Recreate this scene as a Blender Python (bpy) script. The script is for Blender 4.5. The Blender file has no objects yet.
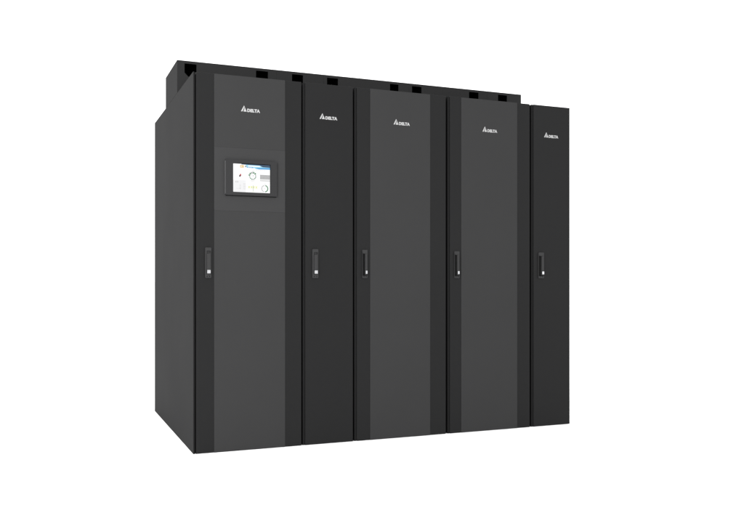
import bpy, bmesh, math
from mathutils import Vector

S = bpy.context.scene
COL = S.collection

# ------------------------------------------------------------------ camera
cam_d = bpy.data.cameras.new('camera')
cam = bpy.data.objects.new('camera', cam_d)
COL.objects.link(cam)
cam.location = (-0.7496, -4.2802, 0.9115)
cam.rotation_euler = (math.pi / 2, 0, -0.3899)
cam_d.sensor_width = 36.0
cam_d.lens = 36.0 * 812.7 / 744.0
cam_d.shift_y = 27.3 / 744.0
cam_d.clip_start = 0.05
cam_d.clip_end = 2000
S.camera = cam

# ------------------------------------------------------------------ light: white studio, soft lamps
W = bpy.data.worlds.new('World')
S.world = W
W.use_nodes = True
bg = W.node_tree.nodes['Background']
bg.inputs['Color'].default_value = (1, 1, 1, 1)
bg.inputs['Strength'].default_value = 2.05


def area(name, loc, target, size, power):
    d = bpy.data.lights.new(name, 'AREA')
    d.shape = 'RECTANGLE'
    d.size, d.size_y = size
    d.energy = power
    o = bpy.data.objects.new(name, d)
    COL.objects.link(o)
    o.location = loc
    o.rotation_euler = (Vector(target) - Vector(loc)).to_track_quat('-Z', 'Y').to_euler()
    return o


area('studio_lamp_side', (-5.0, 1.3, 1.8), (0, 0.9, 1.1), (2.4, 2.6), 190)
area('studio_lamp_front', (-1.6, -2.4, 1.9), (0.3, 0, 1.05), (0.9, 1.2), 80)
area('added_lamp_right', (5.2, -3.6, 1.6), (2.1, 0, 1.0), (1.4, 2.0), 25)  # added lamp, lifts the dark doors towards the right end

S.view_settings.view_transform = 'Standard'
S.view_settings.look = 'None'
S.view_settings.gamma = 1
S.view_settings.exposure = 0


# ------------------------------------------------------------------ materials
def paint(name, col, rough=0.5, spec=0.2, metal=0.0, grain=0.0, bump=0.0, scale=900.0):
    """painted sheet metal: base colour with a faint powder-coat grain in colour, gloss and relief"""
    m = bpy.data.materials.new(name)
    m.use_nodes = True
    nt = m.node_tree
    b = nt.nodes['Principled BSDF']
    b.inputs['Base Color'].default_value = (*col, 1)
    b.inputs['Roughness'].default_value = rough
    b.inputs['Metallic'].default_value = metal
    b.inputs['Specular IOR Level'].default_value = spec
    if grain or bump:
        tc = nt.nodes.new('ShaderNodeTexCoord')
        n1 = nt.nodes.new('ShaderNodeTexNoise')
        n1.inputs['Scale'].default_value = scale
        n1.inputs['Detail'].default_value = 2
        nt.links.new(tc.outputs['Object'], n1.inputs['Vector'])
        n2 = nt.nodes.new('ShaderNodeTexNoise')
        n2.inputs['Scale'].default_value = 2.2
        n2.inputs['Detail'].default_value = 4
        nt.links.new(tc.outputs['Object'], n2.inputs['Vector'])
        mix = nt.nodes.new('ShaderNodeMath')
        mix.operation = 'ADD'
        nt.links.new(n1.outputs['Fac'], mix.inputs[0])
        nt.links.new(n2.outputs['Fac'], mix.inputs[1])
        mr = nt.nodes.new('ShaderNodeMapRange')
        mr.inputs['From Min'].default_value = 0.6
        mr.inputs['From Max'].default_value = 1.4
        mr.inputs['To Min'].default_value = 1 - grain
        mr.inputs['To Max'].default_value = 1 + grain
        nt.links.new(mix.outputs[0], mr.inputs['Value'])
        mul = nt.nodes.new('ShaderNodeVectorMath')
        mul.operation = 'SCALE'
        mul.inputs[0].default_value = col
        nt.links.new(mr.outputs[0], mul.inputs['Scale'])
        nt.links.new(mul.outputs[0], b.inputs['Base Color'])
        rr = nt.nodes.new('ShaderNodeMapRange')
        rr.inputs['To Min'].default_value = rough - 0.05
        rr.inputs['To Max'].default_value = rough + 0.05
        nt.links.new(n2.outputs['Fac'], rr.inputs['Value'])
        nt.links.new(rr.outputs[0], b.inputs['Roughness'])
        bp = nt.nodes.new('ShaderNodeBump')
        bp.inputs['Strength'].default_value = bump
        bp.inputs['Distance'].default_value = 0.0004
        nt.links.new(n1.outputs['Fac'], bp.inputs['Height'])
        nt.links.new(bp.outputs[0], b.inputs['Normal'])
    return m


def glow(name, col, k=1.0):
    m = bpy.data.materials.new(name)
    m.use_nodes = True
    b = m.node_tree.nodes['Principled BSDF']
    b.inputs['Base Color'].default_value = (0.02, 0.02, 0.02, 1)
    b.inputs['Specular IOR Level'].default_value = 0.1
    b.inputs['Emission Color'].default_value = (*col, 1)
    b.inputs['Emission Strength'].default_value = k
    return m


M_DARK = paint('black_powder_coat', (0.0112, 0.0112, 0.0114), 0.52, 0.045, grain=0.05, bump=0.15)
M_PANEL = paint('grey_panel_paint', (0.0265, 0.0265, 0.0268), 0.48, 0.015, grain=0.04, bump=0.1)
M_BAND = paint('screen_band_paint', (0.0290, 0.0290, 0.0294), 0.45, 0.015, grain=0.04, bump=0.1)
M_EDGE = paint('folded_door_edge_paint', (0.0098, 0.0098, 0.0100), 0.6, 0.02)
M_HIGHLIGHT = paint('bezel_highlight', (0.085, 0.085, 0.087), 0.4, 0.1)
M_SIDE = paint('side_panel_paint', (0.0138, 0.0138, 0.0140), 0.6, 0.01, grain=0.05, bump=0.15)
M_DUCT = paint('roof_duct_paint', (0.0190, 0.0190, 0.0192), 0.6, 0.01, grain=0.05, bump=0.15)
M_TRIM = paint('rubber_trim_and_shadow', (0.0085, 0.0085, 0.0086), 0.8, 0.01)
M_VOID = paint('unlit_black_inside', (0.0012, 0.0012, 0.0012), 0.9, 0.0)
M_HAND = paint('handle_grey_plastic', (0.027, 0.027, 0.0275), 0.45, 0.04)
M_PLATE = paint('handle_plate', (0.020, 0.020, 0.0205), 0.5, 0.12)
M_CHROME = paint('lock_chrome', (0.36, 0.36, 0.37), 0.3, 0.5, metal=0.9)
M_BEZEL = paint('bezel_plastic', (0.0205, 0.0205, 0.021), 0.4, 0.06)
M_WHITE = paint('white_lettering', (0.29, 0.29, 0.29), 0.6, 0.1)
M_FLOOR = paint('white_studio_floor', (0.9, 0.9, 0.9), 0.7, 0.1, grain=0.01)

G_WHITE = glow('screen_white', (1.0, 1.0, 1.0))
G_PALE = glow('screen_pale_grey', (0.86, 0.86, 0.87))
G_NAVY = glow('screen_navy', (0.010, 0.045, 0.10))
G_BLUE = glow('screen_blue', (0.06, 0.33, 0.66))
G_SKY = glow('screen_sky_blue', (0.30, 0.66, 0.86))
G_GOLD = glow('screen_gold', (0.78, 0.52, 0.16))
G_RED = glow('screen_red', (0.50, 0.05, 0.07))
G_BLACK = glow('screen_black', (0.02, 0.015, 0.015))
G_GREEN = glow('screen_green', (0.09, 0.25, 0.13))
G_GREY = glow('screen_grey', (0.33, 0.33, 0.33))
G_LGREY = glow('screen_light_grey', (0.60, 0.60, 0.60))
G_YEL = glow('screen_pale_yellow', (0.80, 0.83, 0.36))
G_LILAC = glow('screen_lilac', (0.78, 0.76, 0.86))


# ------------------------------------------------------------------ helpers
def link(name, bm, mats, parent=None, bevel=0.0, seg=2, smooth=False):
    me = bpy.data.meshes.new(name)
    bmesh.ops.recalc_face_normals(bm, faces=bm.faces[:])
    bm.to_mesh(me)
    bm.free()
    for m in (mats if isinstance(mats, (list, tuple)) else [mats]):
        me.materials.append(m)
    o = bpy.data.objects.new(name, me)
    COL.objects.link(o)
    if parent:
        o.parent = parent
    if smooth:
        for p in me.polygons:
            p.use_smooth = True
    if bevel:
        b = o.modifiers.new('bevel', 'BEVEL')
        b.width = bevel
        b.segments = seg
        b.limit_method = 'ANGLE'
        b.harden_normals = False
    return o


def box(bm, x0, x1, y0, y1, z0, z1, mi=0):
    v = [bm.verts.new(p) for p in ((x0, y0, z0), (x1, y0, z0), (x1, y1, z0), (x0, y1, z0),
                                   (x0, y0, z1), (x1, y0, z1), (x1, y1, z1), (x0, y1, z1))]
    for f in ((0, 3, 2, 1), (4, 5, 6, 7), (0, 1, 5, 4), (1, 2, 6, 5), (2, 3, 7, 6), (3, 0, 4, 7)):
        bm.faces.new([v[i] for i in f]).material_index = mi


def slab(name, x0, x1, y0, y1, z0, z1, mat, parent, bevel=0.0, seg=2):
    bm = bmesh.new()
    box(bm, x0, x1, y0, y1, z0, z1)
    return link(name, bm, mat, parent, bevel, seg)


def prism(bm, pts, y0, y1, mi=0):
    """polygon given in (x, z), extruded along y"""
    a = [bm.verts.new((x, y0, z)) for x, z in pts]
    b = [bm.verts.new((x, y1, z)) for x, z in pts]
    n = len(pts)
    bm.faces.new(a).material_index = mi
    bm.faces.new(b[::-1]).material_index = mi
    for i in range(n):
        bm.faces.new((a[i], b[i], b[(i + 1) % n], a[(i + 1) % n])).material_index = mi


def curve_mesh(name, loops, thick):
    """flat outline with holes -> mesh in the xz plane, front face at y=-thick .. y=+thick"""
    cu = bpy.data.curves.new(name, 'CURVE')
    cu.dimensions = '2D'
    cu.fill_mode = 'BOTH'
    cu.extrude = thick
    for lp in loops:
        sp = cu.splines.new('POLY')
        sp.points.add(len(lp) - 1)
        for p, (x, z) in zip(sp.points, lp):
            p.co = (x, z, 0, 1)
        sp.use_cyclic_u = True
    return to_bm(cu)


def to_bm(cu):
    o = bpy.data.objects.new('temporary', cu)
    COL.objects.link(o)
    me = bpy.data.meshes.new_from_object(o.evaluated_get(bpy.context.evaluated_depsgraph_get()))
    bpy.data.objects.remove(o)
    bm = bmesh.new()
    bm.from_mesh(me)
    bpy.data.meshes.remove(me)
    for v in bm.verts:                       # lay the xy outline into the xz plane
        x, y, z = v.co
        v.co = (x, -z, y)
    return bm


def place(bm, dx, dy, dz):
    for v in bm.verts:
        v.co += Vector((dx, dy, dz))


def thing(name, label, cat, loc, group):
    o = bpy.data.objects.new(name, None)
    COL.objects.link(o)
    o.location = loc
    o.empty_display_size = 0.2
    o['label'] = label
    o['category'] = cat
    o['group'] = group
    return o


# ------------------------------------------------------------------ the setting
bm = bmesh.new()
r = 900
f = bm.faces.new([bm.verts.new(p) for p in ((-r, -r, 0), (r, -r, 0), (r, r, 0), (-r, r, 0))])
flo = link('floor', bm, M_FLOOR)
flo['kind'] = 'structure'
flo['label'] = 'plain white studio floor under the cabinets'

# ------------------------------------------------------------------ cabinet pieces
H = 2.0
DEPTH = 1.5125
DF, DB, DT = 0.5336, 0.9922, 2.1937       # roof duct: front, back, top
GROUP = 'black equipment cabinets standing in one row'


def make_emblem(x0, z0, w, parent):
    """small white maker's mark: a triangle with a curved slit, then capitals along its foot"""
    h = 0.0320
    tw = 0.0310
    # left limb and right limb of the triangle, parted by a curved slit
    slit_l, slit_r = [], []
    for i in range(9):
        t = i / 8
        c = 0.0113 + 0.0063 * math.sin(t * math.pi * 0.5)
        slit_l.append((c - 0.0015 - 0.0012 * (1 - t), 0.001 + t * h * 0.66))
        slit_r.append((c + 0.0015 + 0.0012 * (1 - t), 0.001 + t * h * 0.66))
    outer = [(0, 0), (slit_l[0][0], 0)] + slit_l[:1] + slit_l[1:] + slit_r[::-1] + [(slit_r[0][0], 0), (tw, 0), (tw * 0.53, h)]
    bm = curve_mesh('emblem', [outer], 0.0006)
    cu = bpy.data.curves.new('emblem', 'FONT')
    cu.body = 'DELTA'
    cu.size = 0.0222
    cu.space_character = 1.06
    cu.extrude = 0.0006
    cu.offset = 0.0013
    tb = to_bm(cu)
    xs = [v.co.x for v in tb.verts]
    k = (w - tw - 0.003) / (max(xs) - min(xs))
    mn = min(xs)
    for v in tb.verts:
        v.co.x = (v.co.x - mn) * k + tw + 0.003
    tmp = bpy.data.meshes.new('tmp')
    tb.to_mesh(tmp)
    tb.free()
    bm.from_mesh(tmp)
    bpy.data.meshes.remove(tmp)
    place(bm, x0, 0, z0 + 0.004)
    return bm, parent


def add_emblem(door, x0, z0, w, yf):
    bm, _ = make_emblem(x0, z0, w, door)
    place(bm, 0, yf - 0.0008, 0)
    return link('emblem', bm, M_WHITE, door)


def make_handle(x0, z0, w, yf, parent, open_pocket):
    """swing-handle set into a plate; z0 = foot; yf = door face"""
    h = 0.160
    # surround with the pocket cut out
    if open_pocket:
        hole = [(0.0014, 0.0125), (w * 0.94, 0.0125), (w * 0.94, h - 0.022), (w * 0.2, h - 0.022), (0.0014, h - 0.015)]
    else:
        hole = [(w * 0.24, h - 0.030), (w * 0.24, 0.017), (w * 0.90, 0.017), (w * 0.90, h - 0.030),
                (w * 0.90, h - 0.017), (w * 0.24, h - 0.017)]
    c = 0.003
    outer = [(c, 0), (w - c, 0), (w, c), (w, h - c), (w - c, h), (c, h), (0, h - c), (0, c)]
    bm = curve_mesh('handle', [outer, hole], 0.004)
    place(bm, x0, yf - 0.004, z0)
    base = link('handle', bm, M_HAND, parent, 0.0006, 1)
    # floor of the pocket
    slab('pocket', x0 + 0.001, x0 + w - 0.001, yf - 0.0018, yf - 0.0006, z0 + 0.003, z0 + h - 0.003, M_TRIM if open_pocket else M_PLATE, base)
    # lever: a bar with a tapered thumb end
    if open_pocket:
        a, b = x0 + w * 0.50, x0 + w * 0.92
    else:
        a, b = x0 + w * 0.27, x0 + w * 0.86
    top = z0 + h - (0.0225 if open_pocket else 0.030)
    bm = bmesh.new()
    prism(bm, [(a, z0 + 0.017), (b, z0 + 0.017), (b, top), (a, top - (0.0 if open_pocket else 0.002))], yf - 0.013, yf - 0.002)
    lever = link('lever', bm, M_HAND, base, 0.0018, 2)
    # lock cover
    m = (a + b) / 2
    bw = (b - a) * 0.5 - 0.0010
    bm = bmesh.new()
    box(bm, m - bw, m + bw, yf - 0.0165, yf - 0.0125, z0 + 0.024, z0 + 0.042)
    link('lock', bm, M_CHROME, base, 0.0012, 2)
    # foot bracket that curls round the end of the pocket, with two little screws
    bm = bmesh.new()
    for sx in (0.30, 0.72):
        cx = x0 + w * sx
        prism(bm, [(cx + 0.0026 * math.cos(k * math.pi / 5), z0 + 0.008 + 0.0026 * math.sin(k * math.pi / 5)) for k in range(10)],
              yf - 0.0092, yf - 0.0075)
    link('screw', bm, M_TRIM, base)
    return base


def make_duct(x0, x1, holes, parent):
    """sheet-metal box along the roof with cable openings cut in its front"""
    t = 0.003
    outer = [(x0, H + 0.001), (x1, H + 0.001), (x1, DT), (x0, DT)]
    loops = [outer]
    zt, zb = DT - 0.016, DT - 0.092
    for a, b in holes:
        c = 0.022
        loops.append([(a, zt), (b, zt), (b, zb + c), (b - c, zb), (a + c, zb), (a, zb + c)])
    bm = curve_mesh('roof_duct', loops, t / 2)
    place(bm, 0, DF + t / 2, 0)
    for f in bm.faces:
        f.material_index = 0
    box(bm, x0, x1, DB - t, DB, H + 0.001, DT)                      # back
    box(bm, x0, x0 + t, DF + t, DB - t, H + 0.001, DT, 1)           # ends
    box(bm, x1 - t, x1, DF + t, DB - t, H + 0.001, DT)
    box(bm, x0 + t, x1 - t, DF + t, DB - t, DT - t, DT)             # lid
    box(bm, x0 + t, x1 - t, DF + t, DB - t, H + 0.001, H + 0.004)   # floor
    o = link('roof_duct', bm, [M_DUCT, M_SIDE], parent)
    # black boxes behind the openings stand in for the duct's unlit inside
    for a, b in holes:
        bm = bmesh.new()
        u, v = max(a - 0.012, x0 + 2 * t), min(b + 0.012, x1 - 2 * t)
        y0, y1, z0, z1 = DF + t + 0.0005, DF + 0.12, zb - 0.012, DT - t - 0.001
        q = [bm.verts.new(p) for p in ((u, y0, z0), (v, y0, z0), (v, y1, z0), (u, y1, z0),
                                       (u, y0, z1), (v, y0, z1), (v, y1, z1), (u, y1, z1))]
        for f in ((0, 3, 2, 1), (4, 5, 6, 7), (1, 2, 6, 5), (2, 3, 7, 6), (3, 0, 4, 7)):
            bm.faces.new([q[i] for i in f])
        link('duct_shade_box', bm, M_VOID, o)
    return o


def make_cabinet(label, m0, m1, d0, d1, panel, handle, emblem, holes, narrow, left_end=False, right_end=False,
                 screen=False):
    """m0..m1 module, d0..d1 door face, all as distances along the row"""
    root = thing('equipment_cabinet', label, 'cabinet', (m0, 0, 0), GROUP)
    X = lambda v: v - m0
    w = m1 - m0
    # body -------------------------------------------------------------
    lx = 0.0045 if left_end else 0.0008
    rx = w - (0.0085 if right_end else 0.0008)
    body = slab('body', lx, rx, 0.052, DEPTH - (0.003 if (left_end or right_end) else 0.002), 0.001, H - 0.003, M_DARK, root, 0.002, 2)
    # roof skin
    slab('roof', lx, rx, 0.050, DEPTH - 0.004, H - 0.003, H, M_DARK, root)
    # black sealing frame between body and door
    slab('door_seal', max(lx, X(d0) - 0.0155 if not left_end else 0.005), X(d1) - 0.003, 0.040, 0.052, 0.001, H - 0.004, M_TRIM, root)
    if left_end:
        slab('side_panel', 0.0, 0.0042, 0.0005, DEPTH, 0.0008, H, M_SIDE, root, 0.0012, 2)
    if right_end:
        slab('side_panel', w - 0.0082, w, 0.004, DEPTH, 0.0008, H, M_TRIM, root, 0.0008, 1)
    # door: slab with returned edges -------------------------------------
    door = slab('door', X(d0), X(d1), 0.0, 0.038, 0.0005, H - 0.001, M_DARK, root, 0.0025, 3)
    # dark stepped edge down the hinge side of the door
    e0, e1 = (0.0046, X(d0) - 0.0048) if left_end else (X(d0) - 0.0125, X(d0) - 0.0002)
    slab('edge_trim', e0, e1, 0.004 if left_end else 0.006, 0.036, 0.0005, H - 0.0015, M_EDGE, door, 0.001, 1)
    yf = 0.0
    if panel:
        p0, p1 = X(panel[0]), X(panel[1])
        yf = -0.0022
        cuts = [(0.001, H - 0.0015)] if not screen else [(0.001, 1.2775), (1.2777, 1.6139), (1.6141, H - 0.0015)]
        for a, b in cuts:
            band = screen and 1.2 < a < 1.5
            slab('front_panel', p0, p1, yf - (0.0006 if band else 0), -0.0001, a, b, M_BAND if band else M_PANEL, door, 0.0003, 1)
    add_emblem(door, X(emblem[0]), emblem[1], emblem[2], yf)
    make_handle(X(handle[0]), 0.9213, handle[1] - handle[0], 0.0, root, handle[2])
    make_duct(0.0004, (w if not right_end else 2.3451 - m0) - 0.0004, [(X(a), X(b)) for a, b in holes], root)
    if screen:
        make_screen(X, yf, root)
    return root


def make_screen(X, yf, root):
    x0, x1, z0, z1 = X(0.1675), X(0.4470), 1.3610, 1.5490
    sx0, sx1, sz0, sz1 = X(0.2085), X(0.4090), 1.3790, 1.5295
    yb = yf - 0.013
    fr = curve_mesh('touch_screen', [[(x0, z0), (x1, z0), (x1, z1), (x0, z1)],
                                     [(sx0 - 0.0012, sz0 - 0.0004), (sx1 + 0.0022, sz0 - 0.0004), (sx1 + 0.0022, sz1 + 0.0028), (sx0 - 0.0012, sz1 + 0.0028)]], 0.0065)
    place(fr, 0, yf - 0.0066, 0)
    bez = link('touch_screen', fr, M_BEZEL, root, 0.0022, 3)
    slab('highlight_strip', x0 - 0.0022, x0 - 0.0002, yf - 0.0105, yf - 0.001, z0 + 0.006, z1 - 0.006, M_HIGHLIGHT, bez, 0.0006, 2)  # pale strip added to paint the highlight on the bezel's left edge
    # black lip round the display; dark strip below paints the housing's shadow
    slab('glass_lip', sx0 - 0.0030, sx1 + 0.0030, yb + 0.0046, yb + 0.0075, sz0 - 0.0008, sz1 + 0.0034, M_VOID, bez)
    slab('bezel_shadow', x0 + 0.001, x1 - 0.001, yf - 0.003, yf - 0.0002, z0 - 0.0035, z1 - 0.001, M_TRIM, bez)
    mats = [G_WHITE, G_PALE, G_NAVY, G_BLUE, G_SKY, G_GOLD, G_RED, G_BLACK, G_GREEN, G_GREY, G_LGREY, G_YEL, G_LILAC]
    WHI, PAL, NAV, BLU, SKY, GOL, RED, BLK, GRN, GRY, LGR, YEL, LIL = range(13)
    bm = bmesh.new()
    sw, sh = sx1 - sx0, sz1 - sz0
    base_y = yb + 0.0045

    def P(u, v, k):          # u from the left, v from the top, k = layer
        return (sx0 + u * sw, base_y - 0.00012 * k, sz1 - v * sh)

    def rect(u0, v0, u1, v1, mi, k):
        bm.faces.new([bm.verts.new(P(u, v, k)) for u, v in ((u0, v1), (u1, v1), (u1, v0), (u0, v0))]).material_index = mi

    def poly(pts, mi, k):
        bm.faces.new([bm.verts.new(P(u, v, k)) for u, v in pts]).material_index = mi

    asp = sw / sh

    def ring(cu, cv, r0, r1, a0, a1, mi, k, n=24):
        for i in range(n):
            s = math.radians(a0 + (a1 - a0) * i / n)
            e = math.radians(a0 + (a1 - a0) * (i + 1) / n)
            poly([(cu + r * math.cos(t) / asp, cv - r * math.sin(t)) for r, t in ((r0, s), (r1, s), (r1, e), (r0, e))], mi, k)

    def disc(cu, cv, r, mi, k):
        poly([(cu + r * math.cos(t * math.pi / 9) / asp, cv + r * math.sin(t * math.pi / 9)) for t in range(18)], mi, k)

    def bars(u0, v0, n, du, w_, h_, mi, k):   # a run of tiny dashes that stands for small print
        for i in range(n):
            rect(u0 + i * du, v0, u0 + i * du + w_, v0 + h_, mi, k)

    rect(0, 0, 1, 1, WHI, 0)
    rect(0, .58, .34, 1, PAL, 1)
    # header band
    poly([(.34, 0), (1, 0), (1, .165), (.62, .165), (.56, .12), (.34, .115)], SKY, 1)
    poly([(.22, 0), (1, 0), (1, .09), (.80, .085), (.72, .03), (.22, .022)], NAV, 2)
    poly([(.60, .118), (1, .098), (1, .158), (.70, .168)], BLU, 2)
    poly([(.37, .10), (.53, .10), (.55, .135), (.37, .13)], BLU, 3)
    for i, (u, wd) in enumerate(((.395, .05), (.455, .03), (.495, .02))):
        rect(u, .112, u + wd, .124, WHI, 4)
    poly([(.40, .045), (.70, .045), (.76, .082), (.40, .085)], WHI, 3)
    rect(.185, .045, .285, .135, GOL, 2)
    rect(.205, .068, .262, .108, WHI, 3)
    rect(.225, .070, .265, .100, GOL, 4)
    disc(.335, .085, .03, GRY, 3)
    # divider, tabs
    rect(.02, .193, .98, .199, LGR, 1)
    bars(.62, .205, 5, .055, .03, .008, LGR, 1)
    # alarm lamp
    poly([(.165, .41), (.185, .36), (.215, .36), (.215, .43), (.185, .44)], RED, 2)
    disc(.178, .432, .030, BLK, 3)
    # upper dial: a broken ring, a hub, print above and below
    for a in range(0, 360, 30):
        ring(.527, .42, .094, .155 if 20 < a < 160 else .128, a + 2, a + 26, GRN if a % 90 else GRY, 2, 5)
    disc(.535, .405, .016, GRY, 2)
    rect(.527, .405, .575, .413, LGR, 2)
    bars(.515, .225, 3, .018, .012, .03, LGR, 2)
    bars(.475, .555, 5, .023, .015, .022, LGR, 2)
    bars(.485, .595, 3, .030, .020, .014, LGR, 2)
    # table
    rect(.725, .355, 1, .520, LGR, 1)
    for i in range(4):
        rect(.73, .362 + i * .040, .99, .392 + i * .040, GRY, 2)
        bars(.75, .370 + i * .040, 6, .038, .02, .012, LGR, 3)
    rect(.725, .545, 1, .585, LGR, 1)
    # meters and small print in the lower half
    rect(.06, .615, .135, .665, LGR, 2)
    rect(.075, .628, .12, .652, PAL, 3)
    rect(.36, .615, .60, .622, LIL, 2)
    for i in range(5):
        bars(.17, .735 + i * .036, 2, .022, .013, .018, LGR, 2)
        bars(.27, .690 + i * .046, 3, .027, .017, .018, LGR, 2)
    bars(.09, .865, 5, .024, .015, .014, LGR, 2)
    # power flow
    rect(.39, .775, .67, .783, YEL, 2)
    rect(.39, .845, .67, .853, YEL, 2)
    for i in range(4):
        rect(.41 + i * .066, .783, .445 + i * .066, .845, YEL, 3)
    rect(.532, .740, .540, .965, GRN, 2)
    disc(.536, .815, .022, LGR, 4)
    rect(.50, .965, .575, .972, YEL, 2)
    # lower dial
    ring(.855, .845, .094, .132, -80, 80, GRN, 2, 20)
    ring(.855, .845, .100, .130, 95, 255, LGR, 2, 20)
    for a in range(100, 280, 24):
        ring(.855, .845, .086, .108, a, a + 9, GRY, 3, 3)
    disc(.855, .845, .014, LGR, 2)
    bars(.835, .675, 3, .018, .012, .02, LGR, 2)
    link('display', bm, mats, bez)


# ------------------------------------------------------------------ the row
make_cabinet('wide black cabinet with the lit touch screen, at the left end of the row',
             0.0, 0.5980, 0.0145, 0.5900, (0.1088, 0.4964), (0.0612, 0.0932, False), (0.2520, 1.8070, 0.1040),
             [(0.0430, 0.1127), (0.4701, 0.5447)], False, left_end=True, screen=True)
make_cabinet('narrow plain black cabinet right beside the cabinet with the touch screen',
             0.5980, 0.9010, 0.6120, 0.8930, None, (0.6512, 0.6855, False), (0.6946, 1.8005, 0.1040),
             [(0.6964, 0.7671)], True)
make_cabinet('wide cabinet with a plain grey centre panel, in the middle of the row',
             0.9010, 1.4900, 0.9170, 1.4815, (0.9972, 1.3773), (0.9482, 0.9790, True), (1.1420, 1.8015, 0.1030),
             [(0.9241, 0.9973), (1.3545, 1.4147)], False)
make_cabinet('wide cabinet with a plain grey centre panel, beside the narrow cabinet at the right end',
             1.4900, 2.0745, 1.5090, 2.0650, (1.5832, 1.9727), (1.5361, 1.5690, True), (1.7279, 1.8010, 0.1020),
             [(1.5114, 1.5803), (1.9350, 2.0081)], False)
make_cabinet('narrow plain black cabinet closing the right end of the row',
             2.0745, 2.3640, 2.0925, 2.3540, None, (2.1250, 2.1640, True), (2.1692, 1.7965, 0.1050),
             [(2.1605, 2.2319)], True, right_end=True)
